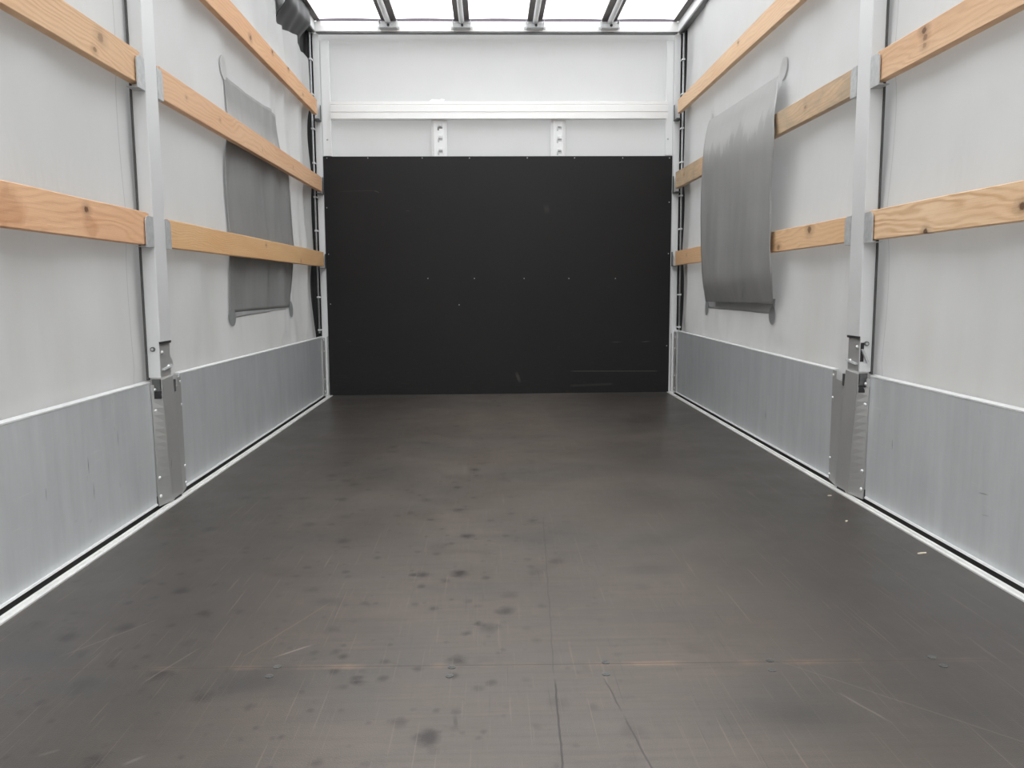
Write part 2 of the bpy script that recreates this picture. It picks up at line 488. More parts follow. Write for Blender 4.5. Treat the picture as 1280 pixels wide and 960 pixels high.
def prism(bm, prof, axis, a0, a1, bev=0.0):
    """extrude a closed profile (list of 2-D points) along an axis; x: (y,z), y: (x,z), z: (x,y)"""
    def P(q, a):
        return {'x': (a, q[0], q[1]), 'y': (q[0], a, q[1]), 'z': (q[0], q[1], a)}[axis]
    A = [bm.verts.new(P(q, a0)) for q in prof]
    B = [bm.verts.new(P(q, a1)) for q in prof]
    n = len(prof)
    fs = [bm.faces.new(A), bm.faces.new(B[::-1])]
    for i in range(n):
        fs.append(bm.faces.new((A[i], B[i], B[(i + 1) % n], A[(i + 1) % n])))
    bmesh.ops.recalc_face_normals(bm, faces=fs)
    return A, B


def tube(bm, a, b, r, seg=14, cap=True):
    a, b = Vector(a), Vector(b)
    d = (b - a)
    res = bmesh.ops.create_cone(bm, cap_ends=cap, segments=seg, radius1=r, radius2=r, depth=d.length)
    rot = Vector((0, 0, 1)).rotation_difference(d.normalized()).to_matrix().to_4x4()
    bmesh.ops.transform(bm, matrix=Matrix.Translation((a + b) / 2) @ rot, verts=res['verts'])


def dome(bm, c, nrm, r, h):
    """round rivet head"""
    c, nrm = Vector(c), Vector(nrm).normalized()
    rot = Vector((0, 0, 1)).rotation_difference(nrm).to_matrix()
    rings = []
    N = 10
    for k in range(4):
        t = k / 3 * math.pi / 2
        rr, hh = r * math.cos(t), h * math.sin(t)
        if k == 3:
            rings.append([bm.verts.new(c + rot @ Vector((0, 0, h)))])
        else:
            rings.append([bm.verts.new(c + rot @ Vector((rr * math.cos(2 * math.pi * i / N), rr * math.sin(2 * math.pi * i / N), hh))) for i in range(N)])
    bot = [bm.verts.new(c + rot @ Vector((r * math.cos(2 * math.pi * i / N), r * math.sin(2 * math.pi * i / N), -.001))) for i in range(N)]
    rings.insert(0, bot)
    for k in range(3):
        for i in range(N):
            bm.faces.new((rings[k][i], rings[k][(i + 1) % N], rings[k + 1][(i + 1) % N], rings[k + 1][i]))
    for i in range(N):
        bm.faces.new((rings[3][i], rings[3][(i + 1) % N], rings[4][0]))
    bm.faces.new(bot[::-1])


def obj(name, bm, mat, parent=None, smooth=False, origin=None):
    me = bpy.data.meshes.new(name)
    bmesh.ops.recalc_face_normals(bm, faces=bm.faces[:]) if not getattr(bm, '_open', False) else None
    if origin is None and bm.verts:
        xs = [v.co for v in bm.verts]
        origin = Vector(((min(v.x for v in xs) + max(v.x for v in xs)) / 2, (min(v.y for v in xs) + max(v.y for v in xs)) / 2, min(v.z for v in xs)))
    origin = Vector(origin)
    bmesh.ops.translate(bm, vec=-origin, verts=bm.verts[:])
    bm.to_mesh(me)
    bm.free()
    me.materials.append(mat)
    if smooth:
        for p_ in me.polygons:
            p_.use_smooth = True
    o = bpy.data.objects.new(name, me)
    C.objects.link(o)
    if parent is not None:
        pw = Vector(parent.location)
        q = parent.parent
        while q is not None:
            pw += Vector(q.location)
            q = q.parent
        o.parent = parent
        o.location = origin - pw
    else:
        o.location = origin
    return o


def thing(name, label, cat, loc=(0, 0, 0), group=None):
    o = bpy.data.objects.new(name, None)
    o.empty_display_size = .1
    C.objects.link(o)
    o.location = loc
    o['label'] = label
    o['category'] = cat
    if group:
        o['group'] = group
    return o


def tag(o, label, cat, group=None):
    o['label'] = label
    o['category'] = cat
    if group:
        o['group'] = group
    return o


def struct(o, label=None):
    o['kind'] = 'structure'
    if label:
        o['label'] = label
    return o


def grid(nu, nv, fn, thick=None):
    """surface from fn(u,v)->(x,y,z); if thick, a second skin offset in x closes it to a thin solid"""
    bm = bmesh.new()
    def sheet(dx):
        return [[bm.verts.new(Vector(fn(i / nu, j / nv)) + Vector((dx, 0, 0))) for j in range(nv + 1)] for i in range(nu + 1)]
    A = sheet(0)
    for i in range(nu):
        for j in range(nv):
            bm.faces.new((A[i][j], A[i + 1][j], A[i + 1][j + 1], A[i][j + 1]))
    if thick:
        B = sheet(thick)
        for i in range(nu):
            for j in range(nv):
                bm.faces.new((B[i][j], B[i][j + 1], B[i + 1][j + 1], B[i + 1][j]))
        for i in range(nu):
            for j in (0, nv):
                bm.faces.new((A[i][j], B[i][j], B[i + 1][j], A[i + 1][j]))
        for j in range(nv):
            for i in (0, nu):
                bm.faces.new((A[i][j], A[i][j + 1], B[i][j + 1], B[i][j]))
        bmesh.ops.recalc_face_normals(bm, faces=bm.faces[:])
    return bm




def sst(a, b, t):
    t = max(0, min(1, (t - a) / (b - a)))
    return t * t * (3 - 2 * t)


def interp(tab, t):
    for (a, va), (b, vb) in zip(tab, tab[1:]):
        if t <= b:
            return lerp(va, vb, max(0, min(1, (t - a) / (b - a))))
    return tab[-1][1]


Y0, Y1 = -0.45, 5.40
YP = {-1: (2.588, 2.680), 1: (2.562, 2.654)}      # fore and aft faces of the side posts

# ================================================================== SETTING
bm = bmesh.new()
# floor deck with the far edge of its last board lifting a little
NX, NY = 44, 60
V = [[bm.verts.new((lerp(-1.10, 1.10, i / NX), lerp(Y0, Y1, j / NY), 0.0)) for j in range(NY + 1)] for i in range(NX + 1)]
W = [[bm.verts.new((lerp(-1.10, 1.10, i / NX), lerp(Y0, Y1, j / NY), -0.03)) for j in (0, NY)] for i in range(NX + 1)]
for i in range(NX):
    for j in range(NY):
        bm.faces.new((V[i][j], V[i + 1][j], V[i + 1][j + 1], V[i][j + 1]))
for i in range(NX + 1):
    xx = V[i][NY].co.x
    V[i][NY].co.z = 0.0
for i in range(NX):
    bm.faces.new((W[i][0], W[i][1], W[i + 1][1], W[i + 1][0]))
    bm.faces.new((V[i][0], W[i][0], W[i + 1][0], V[i + 1][0]))
floor = struct(obj('floor', bm, FLOOR, smooth=True, origin=(0, 2.5, 0)), 'dark brown scuffed plywood load floor')
SP = [(-.146, 1.447), (-.149, 1.413), (.140, 1.455), (.134, 1.408), (.447, 1.450), (.438, 1.411), (.755, 1.450), (.757, 1.414), (-.47, 1.462), (-.475, 1.425)]
for (sx, sy) in SP:
    b = bmesh.new()
    prism(b, [(sx + .0075 * math.cos(k * math.pi / 5), sy + .0075 * math.sin(k * math.pi / 5)) for k in range(10)], 'z', -.002, .0012)
    box(b, sx - .005, sx + .005, sy - .001, sy + .001, .001, .0018)
    box(b, sx - .001, sx + .001, sy - .005, sy + .005, .001, .0018)
    obj('screw', b, DARKM, floor)


# side tarps
def side_ax(s, y, z):
    a = 1.150
    # bellies outward between the boards
    zs = [.36, .88, 1.345, 1.80, 2.40]
    for z0, z1 in zip(zs, zs[1:]):
        if z0 <= z <= z1:
            t_ = (z1 - z) / (z1 - z0)
            a += (.013 + .028 * noise.noise(Vector((y * 3.1, z0 * 5, s * 2.0)))) * math.sin(math.pi * min(1, t_ * 1.0) ** .6)
    yp0, yp1 = YP[s]
    a += .006 * sst(.0, .5, min(abs(y - yp0), abs(y - yp1)))
    q = Vector((y * 1.3, z * .8, s * 7.3))
    a += .010 * noise.noise(q) + .005 * noise.noise(Vector((y * 5, z * 1.2, s * 3.1)))
    if s < 0:
        k = sst(3.9, 4.6, y) * (1 if z > 1.0 else sst(.4, 1.0, z) * .6 + .4)
        a += k * (.012 * math.sin(y * 21 + z * 1.6) + .006 * math.sin(y * 43 - z * 2.2))
        k2 = sst(2.5, 3.2, y) * sst(1.3, 2.0, z)
        a += k2 * .006 * math.sin(y * 13 + z * 2)
    else:
        k = sst(3.5, 4.2, y) * sst(.75, .5, z)
        a += k * .004 * math.sin(y * 27)
        k = sst(3.0, 3.6, y) * sst(1.0, .45, z) if z < 1 else 0
        a += k * .004 * math.sin(y * 19 + z * 5)
    return max(a, 1.1445, lerp(1.160, 1.1445, sst(.415, .52, z)))


LT = [(-.3, 2.34), (3.2, 2.335), (3.95, 2.26), (4.2, 2.125), (4.30, 2.100), (4.45, 2.103), (4.51, 2.076), (4.65, 2.096), (4.83, 2.117), (5.00, 2.140), (5.03, 2.115), (5.06, 2.092), (5.12, 2.10), (5.18, 2.08), (5.21, 2.05)]


def left_wall(u, v):
    y = lerp(Y0, 5.185, u)
    top = interp(LT, y)
    z = lerp(-.025, top, v)
    if v > .9:
        y += 0
    e = .012 * math.sin(z * 7.0) * sst(4.9, 5.185, y) + .015 * sst(.9, 1.6, z) * sst(4.9, 5.185, y)
    return (-side_ax(-1, y, z), y + e, z)


def right_wall(u, v):
    y = lerp(Y0, 5.235, u)
    z = lerp(-.025, 2.35, v)
    return (side_ax(1, y, z), y, z)


struct(obj('wall_left', grid(420, 110, left_wall), TARP, smooth=True), 'grey tarpaulin side wall with drooping upper edge')
struct(obj('wall_right', grid(320, 110, right_wall), TARP, smooth=True), 'grey tarpaulin side wall')


def outer_left(u, v):
    y = lerp(3.7, 5.46, u)
    z = lerp(1.98, 2.37, v)
    return (-(1.212 + .006 * math.sin(y * 17) * (1 - v) + .003 * math.sin(y * 41)), y, z)


def inner_left(u, v):
    y = lerp(4.12, 4.545, u)
    z = lerp(2.03, 2.258, v)
    return (-(1.180 + .004 * math.sin(y * 19)), y, z)


tag(obj('tarp_valance', grid(40, 10, inner_left, -.002), TARP, smooth=True),
    'pale grey tarpaulin layer hanging just left of the black flap, above the left wall', 'tarpaulin')
tag(obj('tarp_valance', grid(90, 14, outer_left, -.002), TARP, smooth=True),
    'grey tarpaulin strip behind the black flap in the far left top corner', 'tarpaulin')


def back_wall(u, v):
    x = lerp(-1.20, 1.20, u)
    z = lerp(-.04, 2.345, v)
    y = 5.425 + .006 * noise.noise(Vector((x * 2.2, z * 2.2, 3.3))) + .003 * noise.noise(Vector((x * 7, z * 6, 1.3)))
    y += .004 * math.sin((x + z) * 9) * sst(.75, 1.0, abs(x))
    return (x, y, z)


wb = struct(obj('wall_back', grid(100, 90, back_wall), TARPB, smooth=True), 'grey tarpaulin front wall above the black plywood')


def roof(u, v):
    x = lerp(-1.20, 1.20, u)
    y = lerp(Y0, 5.44, v)
    z = 2.362 + .006 * math.cos((x - .01) / .46 * 2 * math.pi) + .004 * noise.noise(Vector((x * 1.5, y * 1.5, 0)))
    return (x, y, z)


struct(obj('ceiling', grid(60, 120, roof), ROOF, smooth=True), 'white translucent tarpaulin roof')

# floor edge rails: two pale ribs with a groove and a dark gap beside them
for s in (-1, 1):
    b = bmesh.new()
    prof = [(1.100, .004), (1.1085, .0045), (1.110, .0015), (1.1135, .0015), (1.115, .005), (1.1235, .005), (1.1245, -.02), (1.100, -.02)]
    prism(b, [(s * x, z) for x, z in prof], 'y', Y0, Y1 - .01)
    t = struct(obj('trim_%d' % (1 if s < 0 else 2), b, RAILM), 'pale ribbed metal rail along the floor edge')
    b = bmesh.new()
    box(b, s * 1.1246, s * 1.20, Y0, 5.38, -.03, -.018)
    box(b, s * 1.1440, s * 1.1480, Y0, 5.34, -.018, .034)
    obj('gap_dark_strip', b, GAPDARK, t)  # strips added to keep light out and darken the gap
# dark rubber lined corner recesses
for s in (-1, 1):
    b = bmesh.new()
    prism(b, [(s * 1.151, 5.385), (s * 1.151, 5.345), (s * 1.170, 5.345), (s * 1.192, 5.325), (s * 1.192, 5.08), (s * 1.200, 5.08), (s * 1.200, 5.385)], 'z', -.02, 2.2895)
    struct(obj('trim_%d' % (3 if s < 0 else 4), b, RUB), 'black rubber lined recess at the front corner')

# ================================================================== FRONT WALL
p = thing('plywood_panel', 'large black plywood bulkhead panel at the far end standing on the floor', 'panel', (0, 5.365, 0))
b = bmesh.new()
hexa(b, [(-1.118, 5.358, .002), (1.110, 5.358, .002), (1.110, 5.376, .002), (-1.118, 5.376, .002), (-1.113, 5.358, 1.528), (1.113, 5.358, 1.526), (1.113, 5.376, 1.526), (-1.113, 5.376, 1.528)], .0015)
obj('board', b, PANEL, p)
SCR = [(-1.088, 1.518), (-.83, 1.518), (-.486, 1.517), (-.186, 1.516), (.182, 1.516), (.484, 1.515), (.793, 1.514), (1.094, 1.513),
       (-.464, .758), (-.164, .756), (.158, .754), (.449, .752), (.752, .750), (-.265, .587), (-1.099, 1.209), (-1.097, .916), (-1.095, .598), (1.096, 1.235), (1.096, .908), (1.094, .309)]
for (sx, sz) in SCR:
    b = bmesh.new()
    dome(b, (sx, 5.3582, sz), (0, -1, 0), .0034, .0016)
    obj('screw', b, GALV, p)

# ribbed cross rail
b = bmesh.new()
zb, zt = 1.757, 1.864
prof = [(5.402, zb), (5.345, zb), (5.345, zb + .034), (5.352, zb + .036), (5.352, zb + .041), (5.345, zb + .043), (5.345, zb + .080), (5.352, zb + .082), (5.352, zb + .087), (5.348, zb + .089), (5.348, zt), (5.402, zt)]
prism(b, prof, 'x', -1.056, 1.077)
o = obj('cross_rail', b, BEAM)
tag(o, 'white ribbed aluminium rail running across the far wall above the black panel', 'rail')

# slotted uprights behind the panel, showing between it and the rail
for (x0, x1, where, cut) in ((-.428, -.328, 'slotted white upright between black panel and ribbed rail, left of the two', (1.708, 1.635, 1.556)),
                             (.334, .430, 'slotted white upright between black panel and ribbed rail, right of the two', (1.703, 1.628, 1.553))):
    t = thing('slotted_upright', where, 'upright', ((x0 + x1) / 2, 5.395, 0), 'slotted uprights on the far wall')
    b = bmesh.new()
    prism(b, [(x0, 5.402), (x0, 5.392), (x0 + .018, 5.385), (x1 - .018, 5.385), (x1, 5.392), (x1, 5.402)], 'z', 0.02, 1.756)
    obj('channel', b, POSTW, t)
    xm = (x0 + x1) / 2 + .006
    for k, z in enumerate(cut):
        b = bmesh.new()
        box(b, xm - .016, xm + .016, 5.3835, 5.386, z - .005, z + .004)
        box(b, xm - .016, xm - .006, 5.3835, 5.386, z - .016, z - .005)
        obj('slot', b, DARKM if (k == 0 and x0 < 0) else GALV, t)
        b = bmesh.new()
        prism(b, [(5.386, z + .004), (5.374, z + .010), (5.372, z + .022), (5.386, z + .028)], 'x', xm - .010, xm + .014)
        obj('hook', b, POSTW, t)
# torn sticker above the rail
b = bmesh.new()
pts = [(-.432, 1.868), (-.352, 1.870), (-.338, 1.888), (-.360, 1.892), (-.372, 1.886), (-.420, 1.890), (-.436, 1.880)]
prism(b, [(x, z) for x, z in pts], 'y', 5.404, 5.407)
tag(obj('sticker', b, POSTW), 'torn white sticker on the grey tarpaulin just above the ribbed rail', 'sticker')

# strips above the panel at both ends
for s, nm in ((-1, 'left'), (1, 'right')):
    xs0, xs1 = (s * 1.054, s * 1.106) if s < 0 else (s * 1.066, s * 1.108)
    b = bmesh.new()
    box(b, xs0, xs1, 5.350, 5.372, 1.529, 2.232, .002)
    t = obj('cover_strip', b, POSTW)
    tag(t, 'white vertical cover strip above the %s end of the black panel' % nm, 'strip', 'white cover strips in the front corners')
    b = bmesh.new()
    dome(b, (s * 1.080, 5.350, 1.63), (0, -1, 0), .006, .003)
    obj('rivet', b, GALV, t)

# ================================================================== ROOF FRAME
# front beam
t = thing('front_roof_beam', 'bright aluminium beam across the top of the far wall', 'beam', (0, 5.32, 2.268))
b = bmesh.new()
box(b, -1.125, 1.128, 5.300, 5.346, 2.270, 2.331, .003)
box(b, -1.125, 1.128, 5.347, 5.405, 2.290, 2.331)
obj('profile', b, BEAM, t)
b = bmesh.new()
prism(b, [(5.302, 2.2685), (5.345, 2.2685), (5.345, 2.264), (5.302, 2.264)], 'x', -1.12, 1.122)
obj('lower_lip', b, DARKM, t)
b = bmesh.new()
N = 80
prev = None
top = []; bot = []
for i in range(N + 1):
    x = lerp(-1.115, 1.118, i / N)
    h = .010 + .006 * abs(math.sin((x - .23) / .46 * math.pi))
    bot.append((x, 2.331)); top.append((x, 2.334 + h))
prism(b, bot + top[::-1], 'y', 5.306, 5.345)
obj('dark_top_strip', b, VIOLET, t)  # violet strip stands in for the shadow under the roof tarp edge

for s, nm in ((-1, 'left'), (1, 'right')):
    t = thing('side_roof_beam', 'aluminium roof beam along the top of the %s wall' % nm, 'beam', (s * 1.15, 2.5, 2.268), 'side roof beams')
    b = bmesh.new()
    prism(b, [(s * x, z) for x, z in ((1.126, 2.272), (1.126, 2.331), (1.19, 2.331), (1.19, 2.290), (1.165, 2.290), (1.165, 2.272))], 'y', Y0, 5.342)
    obj('profile', b, POSTW, t)
    b = bmesh.new()
    box(b, s * 1.128, s * 1.164, Y0, 5.297, 2.262, 2.2705)
    obj('lower_lip', b, DARKM, t)
    b = bmesh.new()
    box(b, s * 1.092, s * 1.175, Y0, 5.299, 2.332, 2.338)
    obj('dark_top_strip', b, LATH, t)

BW = ['leftmost', 'second from the left', 'third from the left', 'rightmost']
for k, x in enumerate((-.672, -.222, .230, .692)):
    t = thing('roof_bow', 'lengthwise roof lath with silver tube, %s of the four' % BW[k], 'roof bow', (x, 2.5, 2.30), 'roof bows')
    b = bmesh.new()
    box(b, x - .047, x + .047, Y0, 5.300, 2.334, 2.346, .002)
    obj('lath', b, LATH, t)
    b = bmesh.new()
    tube(b, (x, Y0, 2.316), (x, 5.262, 2.316), .0165, 16)
    obj('tube', b, POSTW, t, smooth=True)
    b = bmesh.new()
    box(b, x - .052, x + .052, 5.240, 5.300, 2.280, 2.284)                      # tray floor
    for q in (-1, 1):
        hexa(b, [(x + q * .048, 5.240, 2.284), (x + q * .052, 5.240, 2.284), (x + q * .052, 5.300, 2.284), (x + q * .048, 5.300, 2.284),
                 (x + q * .053, 5.240, 2.318), (x + q * .057, 5.240, 2.318), (x + q * .057, 5.300, 2.330), (x + q * .053, 5.300, 2.330)])
        box(b, x + q * .052, x + q * .066, 5.292, 5.300, 2.284, 2.296)
    br = obj('end_bracket', b, GALV, t)
    b = bmesh.new()
    box(b, x - .052, x + .052, 5.236, 5.240, 2.276, 2.296)
    obj('front_plate', b, GALV, t)
    b = bmesh.new()
    tube(b, (x + .004, 5.230, 2.288), (x + .004, 5.238, 2.288), .008, 10)
    obj('bolt', b, RUB, br)

# ================================================================== SIDE BOARDS (sheet metal drop sides)
BO = {(-1, 0): (Y0, 2.588, .4040, .4040), (-1, 1): (2.834, 5.318, .4070, .3850), (1, 0): (Y0, 2.556, .4030, .4060), (1, 1): (2.834, 5.318, .3980, .4080)}
for (s, k), (ya, yb, za, zb_) in BO.items():
    lab = 'bluish grey metal board at the foot of the %s wall, %s the post' % ('left' if s < 0 else 'right', 'before' if k == 0 else 'beyond')
    t = thing('metal_side_board', lab, 'side board', (s * 1.15, (ya + yb) / 2, .01), 'aluminium side boards')
    b = bmesh.new()
    hexa(b, [(s * 1.1365, ya, .0200), (s * 1.1425, ya, .0200), (s * 1.1425, yb, .0200), (s * 1.1365, yb, .0200),
             (s * 1.1365, ya, za), (s * 1.1425, ya, za), (s * 1.1425, yb, zb_), (s * 1.1365, yb, zb_)])
    obj('sheet', b, ALU, t)
    b = bmesh.new()
    hexa(b, [(s * 1.1355, ya, za + .001), (s * 1.153, ya, za + .001), (s * 1.153, yb, zb_ + .001), (s * 1.1355, yb, zb_ + .001),
             (s * 1.1355, ya, za + .005), (s * 1.153, ya, za + .008), (s * 1.153, yb, zb_ + .008), (s * 1.1355, yb, zb_ + .005)])
    obj('top_edge', b, ALUL, t)
    b = bmesh.new()
    prism(b, [(s * 1.1330, .0130), (s * 1.1350, .0180), (s * 1.139, .0199), (s * 1.143, .0199), (s * 1.143, .0115), (s * 1.135, .0115)], 'y', ya, yb)
    obj('bottom_edge', b, ALUL, t)
    if k == 1:      # end strip with bolts at the front corner
        b = bmesh.new()
        box(b, s * 1.130, s * 1.1362, 5.235, 5.318, .02, zb_ - .004)
        e = obj('end_strip', b, SOCK, t)
        for z in (.37, .30, .12, .04):
            b = bmesh.new()
            dome(b, (s * 1.130, 5.27, z), (-s, 0, 0), .007, .004)
            obj('rivet', b, RIV, e)

# ================================================================== SIDE POSTS
for s, nm in ((-1, 'left'), (1, 'right')):
    ya, yb = YP[s]
    t = thing('side_post', 'pale grey aluminium post of the %s wall with brackets holding the wooden boards' % nm, 'post', (s * 1.12, (ya + yb) / 2, .42), 'side posts')
    b = bmesh.new()
    prism(b, [(s * 1.098, ya + .0015), (s * 1.0995, ya), (s * 1.139, ya), (s * 1.139, yb), (s * 1.0995, yb), (s * 1.098, yb - .0015)], 'z', .535, 2.268)
    # lower end: only the rear half and the cheek facing the tail stays
    prism(b, [(s * 1.103, ya), (s * 1.139, ya), (s * 1.139, yb), (s * 1.112, yb), (s * 1.112, ya + .006), (s * 1.103, ya + .006)], 'z', .4225, .5349)
    obj('profile', b, POST, t)
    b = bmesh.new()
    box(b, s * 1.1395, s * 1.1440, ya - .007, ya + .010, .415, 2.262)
    obj('shade_strip', b, GAPDARK, t)  # dark strip standing in for the shade between post and tarp
    # locking plate in the cut-out
    b = bmesh.new()
    box(b, s * 1.1045, s * 1.1118, ya + .0065, yb - .002, .4225, .527)
    lk = obj('locking_plate', b, SOCK, t)
    b = bmesh.new()
    box(b, s * 1.099, s * 1.112, ya + .004, yb, .527, .5345)
    obj('slot', b, RUB, t)
    for (yy, zz) in ((ya + .025, .500), (yb - .022, .452)):
        b = bmesh.new()
        dome(b, (s * 1.1043, yy, zz), (-s, 0, 0), .006, .005)
        obj('screw', b, RIV, lk)
    b = bmesh.new()
    hexa(b, [(s * 1.098, ya + .02, .443), (s * 1.1045, ya + .02, .443), (s * 1.1045, yb + .004, .450), (s * 1.098, yb + .004, .450),
             (s * 1.100, ya + .02, .448), (s * 1.1045, ya + .02, .448), (s * 1.1045, yb + .004, .457), (s * 1.100, yb + .004, .457)])
    obj('lever', b, GALV, t)
    if s < 0:
        b = bmesh.new()
        prism(b, [(yb - .004, .490), (yb + .006, .482), (yb + .022, .466), (yb + .026, .452), (yb + .016, .446), (yb - .004, .444)], 'x', -1.118, -1.106)
        obj('catch', b, SOCK, t)
    else:
        b = bmesh.new()
        box(b, 1.1035, 1.114, ya - .0015, ya + .004, .455, .515)
        obj('slot', b, RUB, t)
        b = bmesh.new()
        hexa(b, [(1.104, ya - .010, .495), (1.110, ya - .010, .495), (1.110, ya - .002, .495), (1.104, ya - .002, .495),
                 (1.121, ya - .012, .452), (1.128, ya - .012, .455), (1.128, ya - .002, .455), (1.121, ya - .002, .452)])
        obj('hook', b, GALV, t)
    # round bolt in the cheek
    b = bmesh.new()
    tube(b, (s * 1.121, ya - .006, .512), (s * 1.121, ya + .002, .512), .0075, 16)
    bo = obj('bolt', b, DARKM, t)
    b = bmesh.new()
    tube(b, (s * 1.121, ya - .0085, .512), (s * 1.121, ya - .0055, .512), .0038, 12)
    obj('bolt_core', b, GALV, bo)

    # board brackets: face plate, bottom shelf
    for (z0, z1) in ((.831, .922), (1.296, 1.388), (1.745, 1.840)):
        for side in (0, 1):
            if side == 0 and z0 > 1.7:
                continue
            b = bmesh.new()
            if side == 0:
                y_in, y_out = ya - .001, ya - .058
            else:
                y_in, y_out = yb + .001, yb + .046
            r = .014
            prof = [(y_in, z0 - .003), (y_out, z0 - .003), (y_out, z1 - r - .004), (lerp(y_out, y_in, .12), z1 - .008), (lerp(y_out, y_in, .3), z1 - .004), (y_in, z1 - .004)]
            prism(b, prof, 'x', s * 1.0975, s * 1.1005)
            box(b, s * 1.0975, s * 1.131, y_in, y_out, z0 - .005, z0 - .003)
            obj('board_bracket', b, GALV, t)

    # pocket at the foot of the post
    t = thing('post_socket', 'dull steel socket between the side boards holding the foot of the %s post' % nm, 'post socket', (s * 1.12, (ya + yb) / 2, .0), 'post sockets')
    zt_ = .420
    Yt0, Yt1 = ya + .002, yb + .002
    Yb0, Yb1 = ((2.662, 2.760) if s < 0 else (2.640, 2.742))
    b = bmesh.new()
    hexa(b, [(s * 1.116, Yb0, .008), (s * 1.119, Yb0, .008), (s * 1.119, Yb1, .008), (s * 1.116, Yb1, .008),
             (s * 1.100, Yt0, zt_ - .005), (s * 1.1030, Yt0, zt_ - .005), (s * 1.1030, Yt1, zt_), (s * 1.100, Yt1, zt_)], .001)
    obj('face_plate', b, SOCK, t)
    be = BO[(s, 0)][1] - .004
    f_t, f_b = (2.833, 2.8335)
    b = bmesh.new()         # cheek from the ridge out to the edge of the front board
    loft(b, [(s * 1.117, Yb0 + .001, .008), (s * 1.131, be + .008, .008), (s * 1.1355, be + .010, .008), (s * 1.121, Yb0 + .006, .008)],
            [(s * 1.101, Yt0 + .001, .372), (s * 1.131, be, .372), (s * 1.1355, be + .003, .372), (s * 1.105, Yt0 + .006, .372)])
    box(b, s * 1.124, s * 1.1355, be, be + .006, .3725, .400)
    obj('front_cheek', b, SOCK, t)
    b = bmesh.new()         # cheek out to the edge of the rear board
    loft(b, [(s * 1.118, Yb1 - .001, .010), (s * 1.1330, f_b, .010), (s * 1.1355, f_b, .010), (s * 1.122, Yb1 - .001, .010)],
            [(s * 1.104, Yt1 - .001, .376), (s * 1.1330, f_t, .376), (s * 1.1355, f_t, .376), (s * 1.108, Yt1 - .001, .376)])
    hexa(b, [(s * 1.125, f_t - .045, .3765), (s * 1.133, f_t, .3765), (s * 1.1355, f_t, .3765), (s * 1.128, f_t - .045, .3765),
             (s * 1.125, f_t - .045, .402), (s * 1.133, f_t, .402), (s * 1.1355, f_t, .402), (s * 1.128, f_t - .045, .402)])
    obj('rear_cheek', b, SOCK, t)
    # dark openings and the steel tongues in them
    b = bmesh.new()
    box(b, s * 1.108, s * 1.132, Yt0 + .002, Yt0 + .012, .380, .416)
    obj('tongue', b, DARKM, t)
    b = bmesh.new()
    box(b, s * 1.1045, s * 1.124, Yt0 - .006, Yt0 + .004, .3735, .3795)
    box(b, s * 1.1045, s * 1.124, Yt0 - .006, Yt0 + .006, .356, .373)
    obj('opening', b, RUB, t)
    b = bmesh.new()
    box(b, s * 1.106, s * 1.126, Yt1 + .001, Yt1 + .036, .364, .404)
    obj('tongue', b, DARKM, t)
    for (zz, f) in ((.384, 0), (.318, .18), (.10, .75), (.04, .93)):
        b = bmesh.new()
        yy = lerp(be + .006, be + .018, f)
        dome(b, (s * lerp(1.1240, 1.1290, f), yy, zz), (-s, -.5, 0), .0058, .0045)
        obj('rivet', b, RIV, t)
    for (zz, f) in ((.384, 0), (.305, .22), (.09, .78), (.03, .95)):
        b = bmesh.new()
        yy = lerp(2.820, 2.826, f)
        dome(b, (s * 1.1315, yy, zz), (-s, 0, 0), .0058, .0045)
        obj('rivet', b, RIV, t)
    # foot opening
    b = bmesh.new()
    box(b, s * 1.1150, s * 1.125, Yb0 + .02, Yb1 - .02, .0055, .012)
    obj('opening', b, RUB, t)

# ================================================================== FRONT CORNER POSTS AND TENSION TUBES
for s, nm in ((-1, 'left'), (1, 'right')):
    t = thing('corner_post', 'white aluminium corner post at the %s end of the far wall' % nm, 'post', (s * 1.137, 5.34, 0), 'front corner posts')
    b = bmesh.new()
    prism(b, [(s * 1.1205, 5.322), (s * 1.147, 5.322), (s * 1.150, 5.326), (s * 1.150, 5.374), (s * 1.1205, 5.374)], 'z', .001, .3899)
    prism(b, [(s * 1.112, 5.322), (s * 1.147, 5.322), (s * 1.150, 5.326), (s * 1.150, 5.374), (s * 1.1195, 5.374), (s * 1.1195, 5.340), (s * 1.112, 5.340)], 'z', .390, 2.262)
    obj('profile', b, POSTW, t)
    for (z0, z1) in ((.831, .922), (1.292, 1.398), (1.740, 1.836)):
        b = bmesh.new()
        box(b, s * 1.1068, s * 1.140, 5.225, 5.3215, z0 - .007, z0 - .004)
        box(b, s * 1.1068, s * 1.1098, 5.296, 5.3215, z0 - .007, z1 - .006)
        obj('board_bracket', b, DARKM, t)

    t = thing('tension_tube', 'thin pale tension tube with small clips in the far %s corner' % nm, 'tube', (s * 1.157, 5.268, .40), 'tension tubes')
    b = bmesh.new()
    tube(b, (s * 1.153, 5.268, .415), (s * 1.153, 5.268, 2.255), .0060, 12)
    obj('pipe', b, GALV, t, smooth=True)
    for k in range(9):
        z = .436 + .2075 * k
        b = bmesh.new()
        box(b, s * 1.143, s * 1.160, 5.254, 5.2615, z - .005, z + .005)
        box(b, s * 1.142, s * 1.145, 5.2625, 5.300, z - .004, z + .004)
        obj('clip', b, POSTW, t)

